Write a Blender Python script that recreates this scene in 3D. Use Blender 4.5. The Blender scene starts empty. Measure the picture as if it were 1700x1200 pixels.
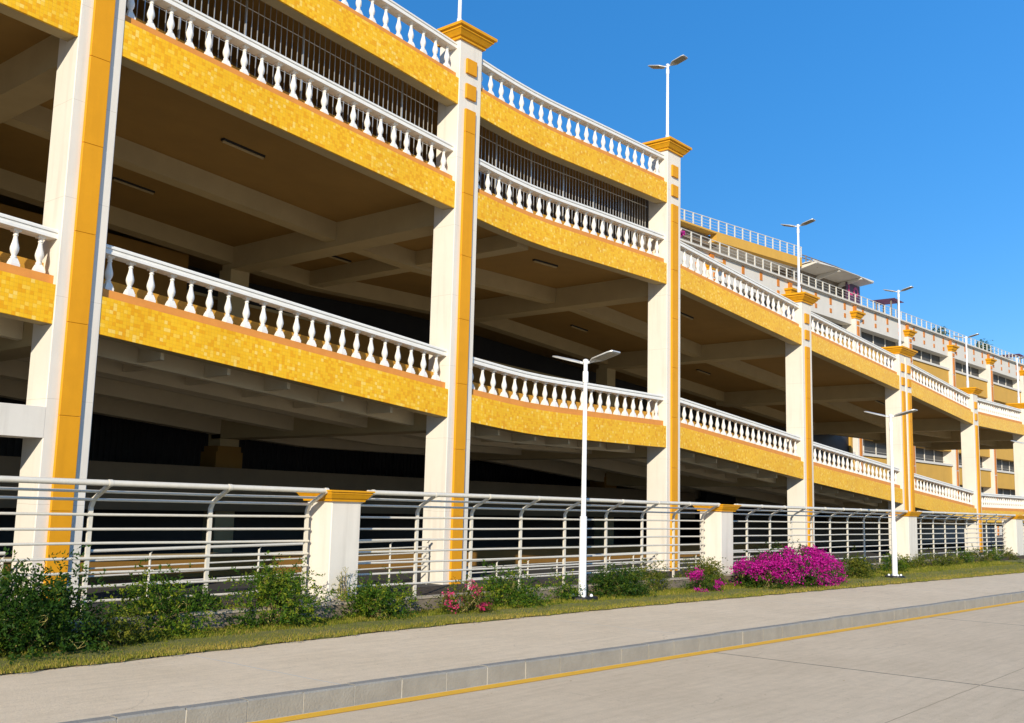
import bpy, math, random
from mathutils import Vector, Matrix
random.seed(7)
S = bpy.context.scene
col = S.collection

# ------------------------------------------------------------------ camera
cam_d = bpy.data.cameras.new('camera')
cam_d.sensor_width = 36.0
cam_d.lens = 36.0
cam_d.clip_start = 0.1
cam_d.clip_end = 6000
cam = bpy.data.objects.new('camera', cam_d)
col.objects.link(cam)
_f = 1700.0
def _n(v):
    return Vector(v).normalized()
_d1 = _n((2285-850, 877-600, _f))                       # direction of the street in camera space (x right, y down, z forward)
_p2 = Vector((2285-1000-850, 877-25-600, _f))
_up = _d1.cross(_p2).normalized()
if _up.y > 0: _up = -_up
_d2 = _up.cross(_d1)
if _d2.z < 0: _d2 = -_d2
_R = Matrix((_d1, _d2, _up))
_r = _R @ Vector((1, 0, 0)); _u = _R @ Vector((0, -1, 0)); _b = _R @ Vector((0, 0, -1))
cam.matrix_world = Matrix(((_r.x, _u.x, _b.x, 0), (_r.y, _u.y, _b.y, 0), (_r.z, _u.z, _b.z, 1.55), (0, 0, 0, 1)))
S.camera = cam

# ------------------------------------------------------------------ sky and sun
SUN = Vector((1.6, 1.0, -0.75)).normalized()            # direction the light travels
elev = math.asin(-SUN.z)
w = bpy.data.worlds.new('World'); S.world = w; w.use_nodes = True
nt = w.node_tree
bg = nt.nodes['Background']
sky = nt.nodes.new('ShaderNodeTexSky')
sky.sky_type = 'NISHITA'
sky.sun_disc = False
sky.sun_elevation = elev
sky.sun_rotation = math.radians(122)
sky.air_density = 1.0; sky.dust_density = 0.2; sky.ozone_density = 5.0
hs = nt.nodes.new('ShaderNodeHueSaturation'); hs.inputs['Saturation'].default_value = 1.26
nt.links.new(sky.outputs[0], hs.inputs['Color']); mxs = nt.nodes.new('ShaderNodeMixRGB'); mxs.inputs[0].default_value = .32; mxs.inputs[2].default_value = (.50, 2.0, 5.0, 1)
nt.links.new(hs.outputs[0], mxs.inputs[1]); nt.links.new(mxs.outputs[0], bg.inputs[0])
bg.inputs[1].default_value = 0.145
sd = bpy.data.lights.new('sun', 'SUN'); sd.energy = 4.6; sd.angle = math.radians(0.5); sd.color = (1.0, 0.9, 0.74)
so = bpy.data.objects.new('sun', sd); col.objects.link(so)
so.rotation_euler = SUN.to_track_quat('-Z', 'Y').to_euler()
so.location = (-30, -30, 40)
S.view_settings.view_transform = 'Standard'
S.view_settings.look = 'None'
S.view_settings.exposure = 0.26
S.view_settings.gamma = 1.0

# ------------------------------------------------------------------ mesh helper
class MB:
    def __init__(s):
        s.v = []; s.f = []; s.uv = {}; s.t = {}
    def hexa(s, p):
        b = len(s.v); s.v += [tuple(q) for q in p]
        for f in ((0, 3, 2, 1), (4, 5, 6, 7), (0, 1, 5, 4), (1, 2, 6, 5), (2, 3, 7, 6), (3, 0, 4, 7)):
            s.f.append(tuple(b+i for i in f))
        return s
    def box(s, x0, x1, y0, y1, z0, z1):
        return s.hexa([(x0, y0, z0), (x1, y0, z0), (x1, y1, z0), (x0, y1, z0), (x0, y0, z1), (x1, y0, z1), (x1, y1, z1), (x0, y1, z1)])
    def bbox(s, x0, x1, y0, y1, z0, z1, c=.01):
        """box with small chamfers on the vertical edges and the top"""
        def ring(d, z):
            return [(x0+d+c, y0+d, z), (x1-d-c, y0+d, z), (x1-d, y0+d+c, z), (x1-d, y1-d-c, z), (x1-d-c, y1-d, z), (x0+d+c, y1-d, z), (x0+d, y1-d-c, z), (x0+d, y0+d+c, z)]
        return s.rings([ring(0, z0), ring(0, z1-c), ring(c, z1)])
    def rings(s, rs, caps=True):
        b = len(s.v); n = len(rs[0])
        for r in rs: s.v += [tuple(p) for p in r]
        for i in range(len(rs)-1):
            for j in range(n):
                k = (j+1) % n
                s.f.append((b+i*n+j, b+i*n+k, b+(i+1)*n+k, b+(i+1)*n+j))
        if caps:
            s.f.append(tuple(b+j for j in reversed(range(n))))
            s.f.append(tuple(b+(len(rs)-1)*n+j for j in range(n)))
        return s
    def tube(s, pts, r, n=8, r2=None):
        pts = [Vector(p) for p in pts]; rs = []
        for i, p in enumerate(pts):
            a = pts[max(i-1, 0)]; c = pts[min(i+1, len(pts)-1)]
            d = (c-a).normalized()
            h = Vector((0, 0, 1)) if abs(d.z) < .9 else Vector((1, 0, 0))
            x = d.cross(h).normalized(); y = x.cross(d)
            rr = r if r2 is None else r+(r2-r)*i/max(1, len(pts)-1)
            rs.append([p+(x*math.cos(2*math.pi*j/n)+y*math.sin(2*math.pi*j/n))*rr for j in range(n)])
        return s.rings(rs)
    def lathe(s, prof, n=12, c=(0, 0, 0), square=False):
        rs = []
        for r, z in prof:
            if square: ring = [(-r, -r), (r, -r), (r, r), (-r, r)]
            else: ring = [(r*math.cos(2*math.pi*j/n), r*math.sin(2*math.pi*j/n)) for j in range(n)]
            rs.append([(c[0]+x, c[1]+y, c[2]+z) for x, y in ring])
        return s.rings(rs)
    def sweep(s, st, y0, y1, a, b):
        """st: list of (x, yoff, zbase); rectangle y0..y1, a..b above zbase; uv in metres"""
        base = len(s.v)
        for x, yo, z in st:
            s.v += [(x, y0+yo, z+a), (x, y1+yo, z+a), (x, y1+yo, z+b), (x, y0+yo, z+b)]
        def uvq(f, q): s.uv[len(s.f)] = q; s.f.append(f)
        for i in range(len(st)-1):
            o = base+4*i; q = o+4; xa = st[i][0]; xb = st[i+1][0]
            uvq((o, q, q+3, o+3), ((xa, a), (xb, a), (xb, b), (xa, b)))                    # front
            uvq((o+1, o+2, q+2, q+1), ((xa, a), (xa, b), (xb, b), (xb, a)))
            uvq((o+3, q+3, q+2, o+2), ((xa, b), (xb, b), (xb, b+y1-y0), (xa, b+y1-y0)))
            uvq((o, o+1, q+1, q), ((xa, a), (xa, a-y1+y0), (xb, a-y1+y0), (xb, a)))
        s.f.append((base, base+3, base+2, base+1))
        e = base+4*(len(st)-1)
        s.f.append((e, e+1, e+2, e+3))
        return s
    def sheet(s, pa, pb):
        """strip between two polylines of equal length"""
        b = len(s.v); n = len(pa)
        s.v += [tuple(p) for p in pa]+[tuple(p) for p in pb]
        for i in range(n-1): s.f.append((b+i, b+i+1, b+n+i+1, b+n+i))
        return s
    def leaf(s, c, d, up, L, W, t):
        side = d.cross(up)
        if side.length < 1e-4: side = Vector((1, 0, 0))
        side.normalize()
        b = len(s.v); m = c+d*(L*.5)-up*(L*.06)
        s.v += [tuple(c), tuple(m+side*W*.5), tuple(c+d*L), tuple(m-side*W*.5)]
        s.t[len(s.f)] = t
        s.f.append((b, b+1, b+2, b+3))
    def build(s, name, mat, parent=None, smooth=False):
        me = bpy.data.meshes.new(name)
        me.from_pydata(s.v, [], s.f)
        if s.uv:
            uvl = me.uv_layers.new(name='UVMap')
            for p in me.polygons:
                q = s.uv.get(p.index)
                if q:
                    for k, li in enumerate(p.loop_indices): uvl.data[li].uv = q[k]
        if s.t:
            at = me.attributes.new('tint', 'FLOAT', 'FACE')
            at.data.foreach_set('value', [s.t.get(i, .5) for i in range(len(s.f))])
        if mat: me.materials.append(mat)
        if smooth:
            me.polygons.foreach_set('use_smooth', [True]*len(me.polygons))
            try: me.set_sharp_from_angle(angle=math.radians(38))
            except Exception: pass
        me.update()
        o = bpy.data.objects.new(name, me)
        col.objects.link(o)
        if parent: o.parent = parent
        return o

def tag(o, label=None, cat=None, group=None, kind=None):
    if label: o['label'] = label
    if cat: o['category'] = cat
    if group: o['group'] = group
    if kind: o['kind'] = kind
    return o
def empty(name, loc=(0, 0, 0), rz=0.0):
    o = bpy.data.objects.new(name, None); o.location = loc; o.rotation_euler = (0, 0, rz)
    o.empty_display_size = .3
    col.objects.link(o); return o
def copy_tree(o, parent=None):
    c = o.copy(); col.objects.link(c)
    if parent: c.parent = parent
    for ch in list(o.children): copy_tree(ch, c)
    return c

# ------------------------------------------------------------------ materials
def mat(name, c, rough=.6, var=.12, scale=3.0, bump=0.0, bscale=60.0, metal=0.0, c2=None, stain=0.0, spec=.5, joint=0.0):
    m = bpy.data.materials.new(name); m.use_nodes = True
    t = m.node_tree; b = t.nodes['Principled BSDF']
    b.inputs['Roughness'].default_value = rough; b.inputs['Metallic'].default_value = metal
    b.inputs['Specular IOR Level'].default_value = spec
    tc = t.nodes.new('ShaderNodeTexCoord')
    n = t.nodes.new('ShaderNodeTexNoise'); n.inputs['Scale'].default_value = scale; n.inputs['Detail'].default_value = 6; n.inputs['Roughness'].default_value = .65
    t.links.new(tc.outputs['Object'], n.inputs['Vector'])
    r = t.nodes.new('ShaderNodeValToRGB')
    d = c2 if c2 else tuple(x*(1-var*2) for x in c)
    r.color_ramp.elements[0].position = .3; r.color_ramp.elements[1].position = .7
    r.color_ramp.elements[0].color = (*d, 1); r.color_ramp.elements[1].color = (*c, 1)
    t.links.new(n.outputs['Fac'], r.inputs[0])
    out = r.outputs[0]
    if stain > 0:                                             # vertical weather streaks
        mp = t.nodes.new('ShaderNodeMapping'); mp.inputs['Scale'].default_value = (7, 7, .5)
        t.links.new(tc.outputs['Object'], mp.inputs[0])
        n2 = t.nodes.new('ShaderNodeTexNoise'); n2.inputs['Scale'].default_value = 1.0; n2.inputs['Detail'].default_value = 5
        t.links.new(mp.outputs[0], n2.inputs['Vector'])
        r2 = t.nodes.new('ShaderNodeValToRGB'); r2.color_ramp.elements[0].position = .52; r2.color_ramp.elements[1].position = .78
        r2.color_ramp.elements[0].color = (0, 0, 0, 1); r2.color_ramp.elements[1].color = (stain, stain, stain, 1)
        t.links.new(n2.outputs['Fac'], r2.inputs[0])
        mx = t.nodes.new('ShaderNodeMixRGB'); mx.inputs[2].default_value = (c[0]*.45, c[1]*.42, c[2]*.38, 1)
        t.links.new(r2.outputs[0], mx.inputs[0]); t.links.new(out, mx.inputs[1]); out = mx.outputs[0]
    if joint:
        sx = t.nodes.new('ShaderNodeSeparateXYZ'); t.links.new(tc.outputs['Object'], sx.inputs[0])
        wv = t.nodes.new('ShaderNodeMath'); wv.operation = 'MULTIPLY_ADD'; wv.inputs[1].default_value = .05; t.links.new(n.outputs['Fac'], wv.inputs[0]); t.links.new(sx.outputs[2], wv.inputs[2])
        pp = t.nodes.new('ShaderNodeMath'); pp.operation = 'PINGPONG'; pp.inputs[1].default_value = joint/2; t.links.new(wv.outputs[0], pp.inputs[0])
        lt_ = t.nodes.new('ShaderNodeMath'); lt_.operation = 'LESS_THAN'; lt_.inputs[1].default_value = .004; t.links.new(pp.outputs[0], lt_.inputs[0])
        m5 = t.nodes.new('ShaderNodeMath'); m5.operation = 'MULTIPLY'; m5.inputs[1].default_value = .45; t.links.new(lt_.outputs[0], m5.inputs[0])
        mj = t.nodes.new('ShaderNodeMixRGB'); mj.inputs[2].default_value = (c[0]*.5, c[1]*.47, c[2]*.42, 1)
        t.links.new(m5.outputs[0], mj.inputs[0]); t.links.new(out, mj.inputs[1]); out = mj.outputs[0]
    t.links.new(out, b.inputs['Base Color'])
    if bump > 0:
        n3 = t.nodes.new('ShaderNodeTexNoise'); n3.inputs['Scale'].default_value = bscale; n3.inputs['Detail'].default_value = 4
        t.links.new(tc.outputs['Object'], n3.inputs['Vector'])
        bp = t.nodes.new('ShaderNodeBump'); bp.inputs['Strength'].default_value = bump; bp.inputs['Distance'].default_value = .01
        t.links.new(n3.outputs['Fac'], bp.inputs['Height']); t.links.new(bp.outputs[0], b.inputs['Normal'])
    return m

def tile_mat(name, size=.056):
    m = bpy.data.materials.new(name); m.use_nodes = True
    t = m.node_tree; b = t.nodes['Principled BSDF']
    b.inputs['Roughness'].default_value = .42; b.inputs['Specular IOR Level'].default_value = .2
    uv = t.nodes.new('ShaderNodeUVMap'); uv.uv_map = 'UVMap'
    sc = t.nodes.new('ShaderNodeVectorMath'); sc.operation = 'SCALE'; sc.inputs['Scale'].default_value = 1/size
    t.links.new(uv.outputs[0], sc.inputs[0])
    fl = t.nodes.new('ShaderNodeVectorMath'); fl.operation = 'FLOOR'; t.links.new(sc.outputs[0], fl.inputs[0])
    wn = t.nodes.new('ShaderNodeTexWhiteNoise'); wn.noise_dimensions = '2D'; t.links.new(fl.outputs[0], wn.inputs['Vector'])
    r = t.nodes.new('ShaderNodeValToRGB'); r.color_ramp.interpolation = 'CONSTANT'
    e = r.color_ramp.elements
    e[0].position = 0; e[0].color = (.82, .385, .006, 1)
    e[1].position = .18; e[1].color = (.88, .47, .011, 1)
    for p, c in ((.45, (.89, .495, .013)), (.70, (.90, .51, .016)), (.86, (.92, .57, .055)), (.95, (.93, .63, .12))):
        k = e.new(p); k.color = (*c, 1)
    t.links.new(wn.outputs['Value'], r.inputs[0])
    fr = t.nodes.new('ShaderNodeVectorMath'); fr.operation = 'FRACTION'; t.links.new(sc.outputs[0], fr.inputs[0])
    sx = t.nodes.new('ShaderNodeSeparateXYZ'); t.links.new(fr.outputs[0], sx.inputs[0])
    def edge(o):
        a = t.nodes.new('ShaderNodeMath'); a.operation = 'SUBTRACT'; a.inputs[1].default_value = .5; t.links.new(o, a.inputs[0])
        c = t.nodes.new('ShaderNodeMath'); c.operation = 'ABSOLUTE'; t.links.new(a.outputs[0], c.inputs[0])
        d = t.nodes.new('ShaderNodeMath'); d.operation = 'GREATER_THAN'; d.inputs[1].default_value = .455; t.links.new(c.outputs[0], d.inputs[0])
        return d.outputs[0]
    mxm = t.nodes.new('ShaderNodeMath'); mxm.operation = 'MAXIMUM'
    t.links.new(edge(sx.outputs[0]), mxm.inputs[0]); t.links.new(edge(sx.outputs[1]), mxm.inputs[1])
    ml = t.nodes.new('ShaderNodeMath'); ml.operation = 'MULTIPLY'; ml.inputs[1].default_value = .3; t.links.new(mxm.outputs[0], ml.inputs[0])
    mx = t.nodes.new('ShaderNodeMixRGB'); mx.inputs[2].default_value = (.58, .29, .02, 1)
    t.links.new(ml.outputs[0], mx.inputs[0]); t.links.new(r.outputs[0], mx.inputs[1])
    # broad grime
    tc = t.nodes.new('ShaderNodeTexCoord')
    n = t.nodes.new('ShaderNodeTexNoise'); n.inputs['Scale'].default_value = .9; n.inputs['Detail'].default_value = 5; t.links.new(tc.outputs['Object'], n.inputs['Vector'])
    r2 = t.nodes.new('ShaderNodeValToRGB'); r2.color_ramp.elements[0].color = (.92, .90, .87, 1); r2.color_ramp.elements[0].position = .3; r2.color_ramp.elements[1].position = .6
    t.links.new(n.outputs['Fac'], r2.inputs[0])
    mu = t.nodes.new('ShaderNodeMixRGB'); mu.blend_type = 'MULTIPLY'; mu.inputs[0].default_value = 1
    t.links.new(mx.outputs[0], mu.inputs[1]); t.links.new(r2.outputs[0], mu.inputs[2])
    t.links.new(mu.outputs[0], b.inputs['Base Color'])
    bp = t.nodes.new('ShaderNodeBump'); bp.inputs['Strength'].default_value = .5; bp.inputs['Distance'].default_value = .004; bp.invert = True
    t.links.new(mxm.outputs[0], bp.inputs['Height']); t.links.new(bp.outputs[0], b.inputs['Normal'])
    return m

def concrete_mat(name, ca, cb, joints_x, width, joint_col, jx0=0.0, jy=None, streak=None):
    """paving concrete: mottled, with cast joints every joints_x metres along the street (and optional lines at given y)"""
    m = bpy.data.materials.new(name); m.use_nodes = True
    t = m.node_tree; b = t.nodes['Principled BSDF']; b.inputs['Roughness'].default_value = .85; b.inputs['Specular IOR Level'].default_value = .3
    tc = t.nodes.new('ShaderNodeTexCoord')
    def noise(scale, vec=None, detail=7, rough=.65):
        n = t.nodes.new('ShaderNodeTexNoise'); n.inputs['Scale'].default_value = scale; n.inputs['Detail'].default_value = detail; n.inputs['Roughness'].default_value = rough
        t.links.new(vec or tc.outputs['Object'], n.inputs['Vector']); return n.outputs['Fac']
    def ramp(o, p0, c0, p1, c1):
        r = t.nodes.new('ShaderNodeValToRGB'); e = r.color_ramp.elements
        e[0].position = p0; e[1].position = p1; e[0].color = (*c0, 1); e[1].color = (*c1, 1)
        t.links.new(o, r.inputs[0]); return r.outputs[0]
    def mixc(kind, fac, a, c):
        x = t.nodes.new('ShaderNodeMixRGB'); x.blend_type = kind
        if isinstance(fac, float): x.inputs[0].default_value = fac
        else: t.links.new(fac, x.inputs[0])
        t.links.new(a, x.inputs[1])
        if isinstance(c, tuple): x.inputs[2].default_value = (*c, 1)
        else: t.links.new(c, x.inputs[2])
        return x.outputs[0]
    base = ramp(noise(.7), .3, ca, .7, cb)
    base = mixc('MULTIPLY', 1.0, base, ramp(noise(9), .3, (.91, .91, .91), .62, (1, 1, 1)))
    base = mixc('MULTIPLY', 1.0, base, ramp(noise(90, detail=3), .35, (.88, .87, .86), .6, (1, 1, 1)))
    # brushed / trowelled streaks running across the slab
    mp = t.nodes.new('ShaderNodeMapping'); mp.inputs['Scale'].default_value = (1.2, 14, 1); mp.inputs['Rotation'].default_value = (0, 0, .5)
    t.links.new(tc.outputs['Object'], mp.inputs[0])
    base = mixc('MULTIPLY', 1.0, base, ramp(noise(1.0, mp.outputs[0], 6), .36, (.92, .915, .90), .56, (1, 1, 1)))
    # dark specks and small stains
    base = mixc('MULTIPLY', 1.0, base, ramp(noise(26, detail=2), .25, (.62, .60, .56), .33, (1, 1, 1)))
    # fine cracks
    vo = t.nodes.new('ShaderNodeTexVoronoi'); vo.feature = 'DISTANCE_TO_EDGE'; vo.inputs['Scale'].default_value = .55
    nd = t.nodes.new('ShaderNodeTexNoise'); nd.inputs['Scale'].default_value = 2.2; nd.inputs['Detail'].default_value = 6; t.links.new(tc.outputs['Object'], nd.inputs['Vector'])
    mxv = t.nodes.new('ShaderNodeMixRGB'); mxv.inputs[0].default_value = .25
    t.links.new(tc.outputs['Object'], mxv.inputs[1]); t.links.new(nd.outputs['Color'], mxv.inputs[2]); t.links.new(mxv.outputs[0], vo.inputs['Vector'])
    cm = t.nodes.new('ShaderNodeMath'); cm.operation = 'LESS_THAN'; cm.inputs[1].default_value = .0022; t.links.new(vo.outputs['Distance'], cm.inputs[0])
    gate = ramp(noise(.45, detail=2), .5, (0, 0, 0), .56, (.28, .28, .28))
    gm = t.nodes.new('ShaderNodeMath'); gm.operation = 'MULTIPLY'; t.links.new(cm.outputs[0], gm.inputs[0]); t.links.new(gate, gm.inputs[1])
    base = mixc('MIX', gm.outputs[0], base, (ca[0]*.45, ca[1]*.43, ca[2]*.42))
    # cast joints
    sx = t.nodes.new('ShaderNodeSeparateXYZ'); t.links.new(tc.outputs['Object'], sx.inputs[0])
    wob = t.nodes.new('ShaderNodeTexNoise'); wob.inputs['Scale'].default_value = 3.0; t.links.new(tc.outputs['Object'], wob.inputs['Vector'])
    def line(sock, off, period, wd):
        a = t.nodes.new('ShaderNodeMath'); a.operation = 'SUBTRACT'; a.inputs[1].default_value = off; t.links.new(sock, a.inputs[0])
        wb = t.nodes.new('ShaderNodeMath'); wb.operation = 'MULTIPLY_ADD'; wb.inputs[1].default_value = .02; t.links.new(wob.outputs['Fac'], wb.inputs[0]); t.links.new(a.outputs[0], wb.inputs[2])
        c = t.nodes.new('ShaderNodeMath'); c.operation = 'PINGPONG'; c.inputs[1].default_value = period/2; t.links.new(wb.outputs[0], c.inputs[0])
        d = t.nodes.new('ShaderNodeMath'); d.operation = 'LESS_THAN'; d.inputs[1].default_value = wd; t.links.new(c.outputs[0], d.inputs[0])
        return d.outputs[0]
    lines = line(sx.outputs[0], jx0, joints_x, width)
    base = mixc('MIX', lines, base, joint_col)
    if jy is not None:
        l2 = line(sx.outputs[1], jy, 7.0, width*.5)
        base = mixc('MIX', l2, base, (ca[0]*.62, ca[1]*.6, ca[2]*.58))
    t.links.new(base, b.inputs['Base Color'])
    bp = t.nodes.new('ShaderNodeBump'); bp.inputs['Strength'].default_value = .35; bp.inputs['Distance'].default_value = .01
    t.links.new(noise(45, detail=5), bp.inputs['Height']); t.links.new(bp.outputs[0], b.inputs['Normal'])
    return m

def leaf_mat(name, ca, cb, cc, rough=.55, trans=.35):
    m = bpy.data.materials.new(name); m.use_nodes = True
    t = m.node_tree; b = t.nodes['Principled BSDF']; b.inputs['Roughness'].default_value = rough; b.inputs['Specular IOR Level'].default_value = .18
    at = t.nodes.new('ShaderNodeAttribute'); at.attribute_name = 'tint'
    r = t.nodes.new('ShaderNodeValToRGB'); e = r.color_ramp.elements
    e[0].color = (*ca, 1); e[1].color = (*cc, 1); k = e.new(.55); k.color = (*cb, 1)
    t.links.new(at.outputs['Fac'], r.inputs[0]); t.links.new(r.outputs[0], b.inputs['Base Color'])
    if trans > 0:
        tr = t.nodes.new('ShaderNodeBsdfTranslucent'); t.links.new(r.outputs[0], tr.inputs[0])
        ms = t.nodes.new('ShaderNodeMixShader'); ms.inputs[0].default_value = trans
        t.links.new(b.outputs[0], ms.inputs[1]); t.links.new(tr.outputs[0], ms.inputs[2])
        t.links.new(ms.outputs[0], t.nodes['Material Output'].inputs['Surface'])
    return m

M = {}
M['cream'] = mat('cream_render', (.77, .715, .615), .75, .045, 1.1, .15, 40, stain=.26, joint=1.45)
M['white'] = mat('white_cast_stone', (.82, .80, .74), .6, .04, 6, .1, 50, stain=.12)
M['tile'] = tile_mat('yellow_mosaic')
M['ledge'] = mat('orange_stone', (.72, .30, .06), .65, .10, 5, .1, 60, c2=(.63, .25, .055), spec=.2)
M['ochre'] = mat('ochre_paint', (.74, .325, .010), .65, .05, 2.5, .08, 40, stain=.16, spec=.2)
M['ochre_cap'] = mat('ochre_capital', (.74, .34, .009), .6, .06, 4, .08, 40, stain=.2, spec=.2)
M['upstand'] = mat('orange_upstand', (.60, .31, .03), .75, .12, 5, .1, 30, stain=.3)
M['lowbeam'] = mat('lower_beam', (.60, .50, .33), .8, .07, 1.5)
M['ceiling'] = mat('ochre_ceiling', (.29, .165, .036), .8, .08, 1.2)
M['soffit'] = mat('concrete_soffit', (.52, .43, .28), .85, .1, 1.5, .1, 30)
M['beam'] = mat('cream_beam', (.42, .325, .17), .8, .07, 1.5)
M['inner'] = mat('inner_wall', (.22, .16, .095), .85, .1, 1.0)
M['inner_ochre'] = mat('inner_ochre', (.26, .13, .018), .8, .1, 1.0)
M['dark'] = mat('deep_shade_and_louvre', (.02, .02, .022), .6, .2, 3)  # near-black carries the shade of the deep interior; also colours the grille bars
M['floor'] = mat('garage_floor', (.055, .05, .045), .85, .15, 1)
M['steel'] = mat('galvanised_bar', (.55, .54, .51), .35, .08, 12, metal=.55)
M['paint'] = mat('cream_steel_paint', (.70, .655, .55), .38, .05, 20, stain=.12)
M['lampw'] = mat('white_lamp_paint', (.85, .86, .86), .35, .03, 10)
M['lampg'] = mat('lamp_alloy', (.55, .55, .53), .4, .06, 20, metal=.2)
M['led'] = mat('led_panel', (.42, .38, .29), .4, .3, 45)
M['black'] = mat('black_rubber', (.015, .015, .016), .6, .2, 20)
M['wallstone'] = mat('planter_stone', (.25, .205, .145), .8, .12, 6, .25, 30, c2=(.16, .13, .095), stain=.3)
M['coping'] = mat('planter_coping', (.46, .39, .29), .8, .1, 8, .2, 40)
M['soil'] = mat('soil', (.075, .052, .03), .95, .25, 9, .8, 25)
M['grassbase'] = mat('grass_base', (.21, .185, .035), .95, .25, 5, .8, 60, c2=(.12, .125, .02))
M['kerb'] = mat('kerb_stone', (.31, .29, .245), .85, .07, 5, .5, 55, c2=(.25, .232, .195), stain=.12)
M['yellowline'] = mat('yellow_road_paint', (.90, .49, .02), .7, .08, 12, .3, 60, c2=(.84, .43, .02))
M['walk'] = concrete_mat('pavement_concrete', (.79, .63, .42), (.88, .71, .485), 5.05, .009, (.62, .56, .47), .45)
M['road'] = concrete_mat('road_concrete', (.70, .55, .36), (.80, .635, .425), 6.3, .013, (.10, .085, .065), 4.2, 2.97)
M['ground'] = mat('far_ground', (.22, .20, .16), .95, .1, .2)
M['glass'] = mat('dark_glass', (.10, .094, .085), .55, .3, .35, c2=(.055, .054, .053), spec=.12)
M['slot'] = mat('orange_panel', (.62, .20, .006), .6, .08, 2)
M['facade'] = mat('far_cream', (.70, .66, .58), .8, .05, .6, stain=.12)
M['facadey'] = mat('far_ochre', (.64, .36, .055), .75, .06, .7, stain=.12)
M['brown'] = mat('brown_louvre', (.27, .21, .15), .7, .2, 4)
M['roofpink'] = mat('banner_pink', (.62, .03, .16), .6, .1, 4)
M['banner'] = mat('banner_purple', (.09, .025, .06), .6, .2, 6)
M['leaf'] = leaf_mat('leaf_green', (.014, .050, .005), (.062, .135, .009), (.30, .32, .022))
M['leafdark'] = leaf_mat('leaf_dark_green', (.010, .038, .005), (.034, .085, .008), (.17, .21, .018))
M['leafolive'] = leaf_mat('leaf_olive', (.028, .052, .006), (.095, .125, .012), (.30, .27, .03))
M['grass'] = leaf_mat('grass_blade', (.085, .135, .012), (.22, .225, .022), (.46, .34, .085), .8, .3)
M['flower'] = leaf_mat('magenta_bract', (.28, .004, .13), (.50, .008, .26), (.70, .04, .42), .6, .3)
M['flowerred'] = leaf_mat('crimson_bract', (.48, .015, .08), (.66, .03, .16), (.80, .14, .28), .6, .3)
M['stem'] = mat('stem_bark', (.20, .14, .055), .8, .2, 20)
M['stemy'] = mat('stem_straw', (.40, .34, .10), .8, .2, 20)
M['litter'] = leaf_mat('dry_leaf', (.20, .10, .03), (.34, .19, .06), (.45, .30, .10), .8, .1)
for k, (bs) in {'paint': .5}.items(): pass

# ------------------------------------------------------------------ profiles along the street
def lerp_tab(tab, x):
    if x <= tab[0][0]:
        (a, b), (c, d) = tab[0], tab[1]; return b+(x-a)*(d-b)/(c-a)
    for (a, b), (c, d) in zip(tab, tab[1:]):
        if x <= c: return b+(x-a)*(d-b)/(c-a)
    return tab[-1][1]
# underside of the tiled band at each ramp level
ZL = [(-9, 4.95), (-.6, 4.45), (5.9, 3.97), (7.36, 3.88), (14.72, 3.28), (15.44, 3.24), (16.3, 3.185), (17.0, 3.145), (17.6, 3.125), (18.3, 3.123), (22.95, 3.17), (23.7, 3.21), (31.4, 2.66), (32.25, 2.57), (40.4, 2.05), (41.8, 1.93), (49.8, 1.45), (51, 1.37), (60, 1.40), (75, 1.5)]
ZU = [(-9, 9.0), (-.6, 8.65), (5.6, 8.23), (7.33, 8.14), (14.7, 7.57), (15.44, 7.52), (16.3, 7.455), (17.0, 7.425), (17.6, 7.41), (18.3, 7.415), (20.2, 7.465), (22.98, 7.51), (23.7, 7.53), (31.4, 7.03), (32.2, 6.95), (40.35, 6.49), (41.85, 6.40), (50, 5.87), (51, 5.86), (60, 6.01), (75, 6.2)]
def zl(x): return lerp_tab(ZL, x)
def zu(x): return lerp_tab(ZU, x)
def zt(x): return zu(x)+2.235+(.025 if x < 14.6 else 0)
ZF = {'L': zl, 'U': zu, 'T': zt}
def yoff(x):
    if 15.4 < x < 23.0:
        return .02*math.sin(math.pi*(x-15.43)/(23.0-15.43))
    return 0.0
# columns: left edge, width, capital underside
COLS = [(-9.6, .69, 12.5), (-1.35, .69, 12.1), (6.68, .69, 11.75), (14.74, .69, 11.22), (23.0, .69, 11.21), (31.42, .74, 8.47), (40.45, 1.32, 7.92), (50.1, .76, 7.30), (59.2, .76, 7.42), (68.2, .76, 7.6)]
BAYS = [(COLS[i][0]+COLS[i][1], COLS[i+1][0]) for i in range(len(COLS)-1)]
def stations(a, b, n=8):
    n = 12 if 15 < a < 16 else n
    return [(a+(b-a)*i/n, yoff(a+(b-a)*i/n)) for i in range(n+1)]
def st(level, a, b, n=2, flat=False):
    f = ZF[level]
    return [(x, 0 if flat else y, f(x)) for x, y in stations(a, b, n)]

# ------------------------------------------------------------------ ground, road, pavement
def kerb_y(x): return 6.43-.0488*x
def grass_y(x): return lerp_tab([(-12, 8.0), (3.76, 8.30), (8.35, 8.48), (12.7, 8.36), (18.1, 8.0), (29.9, 7.28), (60, 5.6), (150, .5)], x)
def wall_y(x): return 9.66 if x < 20 else 9.66+.02*(x-20)
xs = [-40, -20, -10, -5, 0, 2, 4, 6, 8, 10, 12, 14, 16, 18, 20, 23, 26, 30, 36, 45, 60, 90, 150]
g = MB(); g.box(-1500, 1500, -1500, 1500, -1.0, -.03); tag(g.build('ground', M['ground']), kind='structure')
g = MB(); g.sheet([(x, -40, 0) for x in xs], [(x, kerb_y(x)+.02, 0) for x in xs]); tag(g.build('road', M['road']), kind='structure')
KH = .155
g = MB(); g.sheet([(x, kerb_y(x)+.098, KH-.004) for x in xs], [(x, grass_y(x)+.25, KH-.004) for x in xs]); tag(g.build('pavement', M['walk']), kind='structure')
g = MB()                                                     # kerb of separate stones with mortar gaps
x = -12.0
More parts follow.
